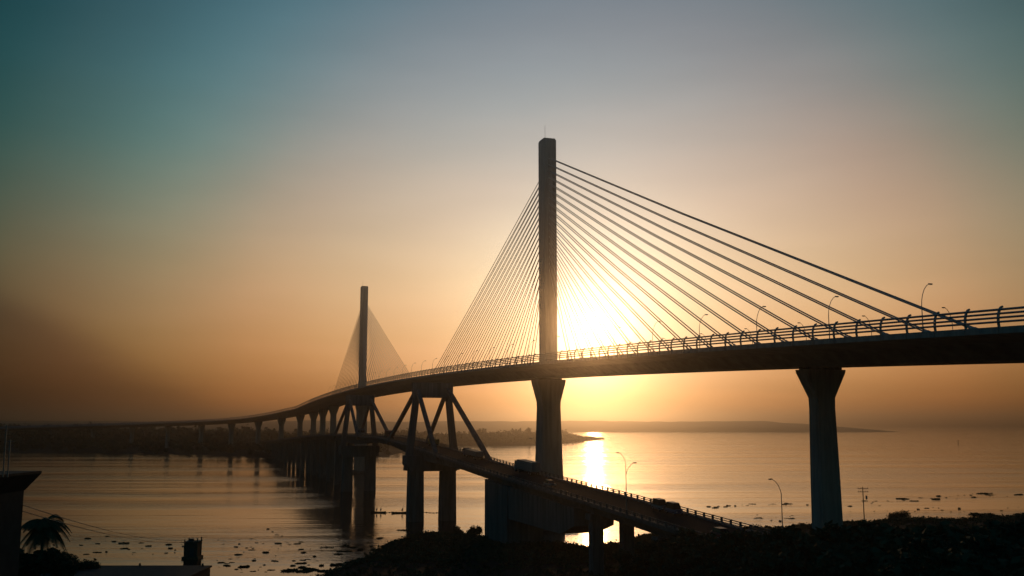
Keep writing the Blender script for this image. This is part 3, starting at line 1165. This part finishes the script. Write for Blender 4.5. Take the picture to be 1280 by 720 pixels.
# palm
pc = at_y(56, 652, 140)
pz = gz(pc.x, 140)
palm = thing('palm_tree', (pc.x, 140, pz), 'coconut palm with drooping fronds beside the flat roofed building', 'palm tree')
tp = [Vector((pc.x - 1.2 + 1.2 * t ** .7, 140, pz - .3 + (pc.z - pz + .3) * t)) for t in np.linspace(0, 1, 9)]
MB().tube(tp, [.24 - .1 * i / 8 for i in range(9)], 8).build('trunk', 'bark', palm)
for k in range(34):
    a = k * 2.399963
    rise = random.uniform(-.7, 1.0)
    ln = random.uniform(3.2, 4.3)
    pts = []
    for i in range(9):
        t = i / 8
        pts.append(Vector((math.cos(a) * ln * t * (1 - .12 * t), math.sin(a) * ln * t * (1 - .12 * t), ln * (rise * t - (.75 + .3 * rise) * t * t))) + tp[-1])
    mb = MB().tube(pts, [.045 - .004 * i for i in range(9)], 4)
    side = Vector((-math.sin(a), math.cos(a), 0))
    for i in range(1, 39):
        t = i / 39
        p = pts[0].lerp(pts[0], 0)
        f = t * 8
        j = min(int(f), 7)
        p = pts[j].lerp(pts[j + 1], f - j)
        tg = (pts[j + 1] - pts[j]).normalized()
        ll = .95 * math.sin(math.pi * min(1, .18 + t * .82)) + .15
        for sg in (1, -1):
            q = p + side * sg * ll * .8 + tg * ll * .45 - Vector((0, 0, ll * .45))
            w = tg * .08
            mb.add([p - w, p + w, q + w * .3, q - w * .3], [(0, 1, 2, 3)])
    mb.build('frond', 'foliage', palm)

# quay
qz = 2.6
qe = at_z(263, 707, qz)
quay = thing('quay', ((-200 + qe.x) / 2, qe.y - 18, 0), 'long flat quay platform at the edge of the river, ending near the moored hut', 'quay')
mb = MB()
mb.loft([[Vector((x, y, z)) for x, y in ((-210, qe.y - 60), (qe.x, qe.y - 60), (qe.x, qe.y), (-210, qe.y))] for z in (-3, qz - .35)])
mb.build('wall', 'dark_concrete', quay)
mb = MB()
mb.loft([[Vector((x, y, z)) for x, y in ((-210, qe.y - 60), (qe.x + .3, qe.y - 60), (qe.x + .3, qe.y + .3), (-210, qe.y + .3))] for z in (qz - .348, qz)])
mb.build('coping', 'dark_concrete', quay)
for k in range(7):
    MB().tube([(qe.x - 1.5 - k * 14, qe.y - .8, qz), (qe.x - 1.5 - k * 14, qe.y - .8, qz + .6)], [.28, .2], 8).build('bollard', 'rust', quay)

# moored pump hut
hc = at_z(240.5, 698, 0)
hut = thing('moored_hut', (hc.x, hc.y, 0), 'small dark box shaped hut on a raft, held by two long cables off the quay', 'hut')
MB().box((hc.x, hc.y, .25), (4.2, 4.2, .7)).build('raft', 'timber', hut)
MB().box((hc.x, hc.y, 2.35), (3.3, 3.3, 3.5)).build('wall', 'rust', hut)
for sx in (-1, 1):
    for sy in (-1, 1):
        MB().tube([(hc.x + sx * 1.6, hc.y + sy * 1.6, .6), (hc.x + sx * 1.62, hc.y + sy * 1.62, 4.9 + .3 * (sx + 1) * .5)], .16, 6).build('corner_post', 'timber', hut)
MB().box((hc.x, hc.y, 4.2), (3.7, 3.7, .22)).build('roof', 'rust', hut)
MB().box((hc.x - .4, hc.y, 4.62), (1.0, 1.0, .62)).build('winch', 'dark_paint', hut)
MB().box((hc.x + .3, hc.y - 1.66, 1.7), (1.0, .08, 2.1)).build('door', 'dark_paint', hut)
for k, (px, py) in enumerate(((54, 606), (52, 616))):
    a = at_y(px - 6, py - 2, Y0 + 3.5)
    a.x = bx
    bpt = Vector((hc.x - 1.4 + k * .6, hc.y - 1.5, 4.75 - k * .5))
    pts = [a.lerp(bpt, t) - Vector((0, 0, 4 * 1.6 * t * (1 - t))) for t in np.linspace(0, 1, 20)]
    tag(MB().tube(pts, .05, 5).build('overhead_cable', 'dark_paint'), ('upper' if k == 0 else 'lower') + ' of two thin cables sagging from the flat roofed building to the moored hut', 'cable', 'cables to the hut')

# ------------------------------------------------------------------ fishermen
def person(name, label, loc, pose, group=None):
    t = thing(name, loc, label, 'person', group, local=True)
    J = pose
    names = list(J['pts'].keys())
    vs = [Vector(J['pts'][k][:3]) for k in names]
    es = [(names.index(a), names.index(b)) for a, b in J['edges']]
    me = bpy.data.meshes.new('body')
    me.from_pydata([tuple(v) for v in vs], es, [])
    o = bpy.data.objects.new('body', me)
    COL.objects.link(o)
    o.parent = t
    md = o.modifiers.new('skin', 'SKIN')
    for i, k in enumerate(names):
        me.skin_vertices[0].data[i].radius = (J['pts'][k][3],) * 2
        me.skin_vertices[0].data[i].use_root = (k == 'pelvis')
    o.modifiers.new('sub', 'SUBSURF').levels = 1
    o.modifiers['sub'].render_levels = 2
    me.materials.append(MATS['skin'])
    hd = Vector(J['pts']['head'][:3])
    MB().loft([[hd + Vector((math.cos(a) * r_, math.sin(a) * r_, z)) for a in np.linspace(0, 2 * math.pi, 14, endpoint=False)] for z, r_ in ((.055, .3), (.085, .29), (.1, .14), (.2, .11), (.22, .03))]).build('straw_hat', 'shirt', t)
    MB().loft([[hd + Vector((math.cos(a) * r_, math.sin(a) * r_, z)) for a in np.linspace(0, 2 * math.pi, 10, endpoint=False)] for z, r_ in ((.0, .115), (.06, .118), (.11, .08), (.13, .02))]).build('hair', 'hair', t)
    ch = Vector(J['pts']['chest'][:3])
    pv = Vector(J['pts']['pelvis'][:3])
    MB().loft([[pv.lerp(ch, f) + Vector((math.cos(a) * rx, math.sin(a) * rx * .72, 0)) for a in np.linspace(0, 2 * math.pi, 12, endpoint=False)] for f, rx in ((-.55, .30), (.1, .27), (.9, .27), (1.25, .22), (1.38, .11))]).build('shirt', 'shirt', t)
    return t


def man(arm_up):
    z0 = .28
    pts = {'pelvis': (0, 0, z0 + .9, .13), 'belly': (0, 0, z0 + 1.1, .13), 'chest': (.03, 0, z0 + 1.32, .15), 'neck': (.04, 0, z0 + 1.5, .055), 'head': (.07, 0, z0 + 1.64, .1), 'crown': (.07, 0, z0 + 1.74, .075),
           'hipl': (0, .1, z0 + .84, .09), 'kneel': (.06, .14, z0 + .46, .06), 'anklel': (.0, .16, z0 + .07, .04), 'toel': (.16, .17, z0 + .03, .035),
           'hipr': (0, -.1, z0 + .84, .09), 'kneer': (.02, -.15, z0 + .46, .06), 'ankler': (-.1, -.17, z0 + .07, .04), 'toer': (.06, -.18, z0 + .03, .035),
           'shl': (.03, .19, z0 + 1.4, .065), 'shr': (.03, -.19, z0 + 1.4, .065)}
    if arm_up:
        pts.update({'ell': (.25, .28, z0 + 1.5, .045), 'hl': (.42, .2, z0 + 1.72, .032), 'elr': (.2, -.3, z0 + 1.22, .045), 'hr': (.4, -.16, z0 + 1.3, .032)})
    else:
        pts.update({'ell': (.14, .3, z0 + 1.12, .045), 'hl': (.38, .22, z0 + 1.05, .032), 'elr': (.14, -.3, z0 + 1.12, .045), 'hr': (.38, -.2, z0 + 1.1, .032)})
    ed = [('pelvis', 'belly'), ('belly', 'chest'), ('chest', 'neck'), ('neck', 'head'), ('head', 'crown'), ('pelvis', 'hipl'), ('hipl', 'kneel'), ('kneel', 'anklel'), ('anklel', 'toel'),
          ('pelvis', 'hipr'), ('hipr', 'kneer'), ('kneer', 'ankler'), ('ankler', 'toer'), ('chest', 'shl'), ('shl', 'ell'), ('ell', 'hl'), ('chest', 'shr'), ('shr', 'elr'), ('elr', 'hr')]
    return {'pts': pts, 'edges': ed}


def canoe(loc, rz, label):
    t = thing('canoe', loc, label, 'canoe', local=True, rz=rz)
    rings = []
    for x in np.linspace(-3, 3, 13):
        k = max(.04, 1 - (abs(x) / 3.05) ** 2.4)
        w, rise = .46 * k, .28 * (abs(x) / 3) ** 3
        rings.append([Vector((x, y * w, z)) for y, z in ((-1, .42 + rise), (-.85, .12 + rise * .6), (0, -.12 + rise * .5), (.85, .12 + rise * .6), (1, .42 + rise), (.9, .42 + rise), (.72, .2 + rise * .6), (0, .1 + rise * .6), (-.72, .2 + rise * .6), (-.9, .42 + rise))])
    MB().loft(rings).build('hull', 'timber', t)
    for x in (-1.4, 1.2):
        MB().box((x, 0, .36), (.22, .74, .05)).build('thwart', 'timber', t)
    return t


w1 = at_z(499, 641.5, 0)
canoe((w1.x, w1.y, .02), R(8), 'slim timber canoe near the old tower columns, holding a fisher with a pole')
person('person', 'fisher in pale shirt standing in the canoe nearest the old columns, lifting a pole', (w1.x + 1.1, w1.y + .15, -.12), man(True))
w2 = at_z(473, 641, 0)
canoe((w2.x, w2.y, .02), R(172), 'slim timber canoe farther out from the old tower columns, holding two fishers')
person('person', 'fisher in pale shirt standing in the outer canoe, hauling a line with both hands', (w2.x + .9, w2.y, -.12), man(False))
person('person', 'fisher standing upright at the stern of the outer canoe beside the one hauling', (w2.x - .7, w2.y + .05, -.12), man(True))
tag(MB().tube([(w1.x + 1.5, w1.y + .35, -.3), (w1.x + 1.55, w1.y + .33, 3.6)], .035, 6).build('fishing_pole', 'timber'), 'long pole held upright by the fisher in the nearer canoe', 'pole')
pts = [at_z(x, 640.6 + .5 * math.sin(x * .2), .06) for x in np.linspace(466, 548, 40)]
net = thing('fishing_net', tuple(pts[20]), 'floating line of a fishing net stretched between the canoes and the old columns', 'fishing net')
MB().tube(pts, .07, 5).build('float_line', 'timber', net)
for p in pts[::2]:
    MB().tube([p + Vector((-.25, 0, .02)), p + Vector((.25, 0, .02))], [.16, .16], 6).build('float', 'dark_paint', net)

# channel marker far out
cm = at_z(1198, 555, 0)
mk = thing('channel_marker', (cm.x, cm.y, 0), 'slender channel marker standing far out on the open river', 'marker')
MB().tube([(cm.x, cm.y, -2), (cm.x, cm.y, 6.5)], [.35, .3], 8).build('pole', 'rust', mk)
MB().box((cm.x, cm.y, 5.6), (1.8, .12, 1.8)).build('board', 'red_paint', mk)
MB().loft([[Vector((cm.x + math.cos(a) * r_, cm.y + math.sin(a) * r_, z)) for a in np.linspace(0, 2 * math.pi, 8, endpoint=False)] for z, r_ in ((-.5, 1.1), (.8, 1.1), (1.2, .5))]).build('collar', 'rust', mk)

# ------------------------------------------------------------------ floating water plants
clumps = []
for k in range(6):
    V = []
    w = (1.2, 1.8, 2.6, 1.0, 3.4, 2.0)[k]
    d_ = (.8, 1.0, 1.1, .9, 1.3, .9)[k]
    h = (.45, .4, .55, .6, .5, .35)[k]
    n = int(90 + w * 60)
    ra, an = np.sqrt(RNG.random(n)), RNG.random(n) * 2 * math.pi
    edge_ = .75 + .25 * np.sin(an * 3 + k) + .15 * np.sin(an * 7 + 2 * k)
    P_ = np.stack([np.cos(an) * ra * edge_ * w * .62, np.sin(an) * ra * edge_ * d_ * .62, np.abs(RNG.normal(0, h * .5, n)) + .02], 1)
    a = RNG.normal(size=(n, 3)); a /= np.linalg.norm(a, axis=1)[:, None]
    b_ = np.cross(a, RNG.normal(size=(n, 3))); b_ /= np.linalg.norm(b_, axis=1)[:, None]
    s_ = (.2 + .22 * RNG.random(n))[:, None]
    Q = np.stack([P_ - a * s_, P_ - b_ * s_ * .6, P_ + a * s_, P_ + b_ * s_ * .6], 1)
    clumps.append(quad_mesh('water_hyacinth', Q.reshape(-1, 3), 'hyacinth_leaf'))


def drift(n, xs, ys, label, group, big=1.0, yf=None):
    for i in range(n):
        x = random.uniform(*xs)
        y = random.triangular(ys[0], ys[1], ys[1]) if yf is None else yf(x)
        p = at_z(x, y, 0)
        if gz(p.x, p.y) > -.4 and p.y < 400:
            continue
        o = link('water_hyacinth', random.choice(clumps), loc=p)
        k = big * random.choice((.25, .32, .4, .5, .65, .85, 1.15))
        o.scale = (k * random.uniform(.8, 1.7), k, k * random.uniform(.4, .8))
        o.rotation_euler = (0, 0, random.uniform(-.5, .5))
        tag(o, label, 'water plant', group)


GL, GR = 'floating plants on the open water off the quay', 'floating plants in a drifting line beyond the near bridge pier'
LL, LR = 'dark clump of floating water plants drifting off the quay and the moored hut', 'dark clump of floating water plants drifting beyond the riverbank by the near bridge pier'
drift(70, (300, 470), (672, 716), LL, GL, .75)
drift(40, (270, 440), (655, 690), LL, GL, .55)
drift(34, (95, 235), (664, 694), LL, GL, .55)
drift(10, (270, 300), (690, 714), LL, GL, .55)
drift(34, (1075, 1280), (617, 634), LR, GR, .95, lambda x: 627 - (x - 1075) * .045 + random.gauss(0, 2.2))
drift(22, (1060, 1280), (630, 640), LR, GR, .75)
drift(20, (880, 1010), (630, 640), LR, GR, .8, lambda x: 634 - (x - 880) * .04 + random.gauss(0, 1.0))
drift(12, (930, 1000), (640, 652), LR, GR, .7)
drift(16, (420, 530), (655, 690), 'dark clump of floating water plants close in by the old tower columns', 'floating plants by the old columns', .7)

# ------------------------------------------------------------------ haze
hm = bpy.data.materials.new('haze')
hm.use_nodes = True
ht = hm.node_tree
ht.nodes.remove(ht.nodes['Principled BSDF'])
pv = ht.nodes.new('ShaderNodeVolumePrincipled')
pv.inputs['Color'].default_value = (.95, .93, .9, 1)
pv.inputs['Density'].default_value = HAZE_DENSITY
pv.inputs['Anisotropy'].default_value = HAZE_G
ht.links.new(pv.outputs[0], ht.nodes['Material Output'].inputs['Volume'])
MATS['haze'] = hm
hz = MB().box((0, 7250, 68.5), (16000, 15500, 145)).build('haze', 'haze')
tag(hz, kind='stuff')
for o in bpy.data.objects:
    if '_local' in o:
        del o['_local']
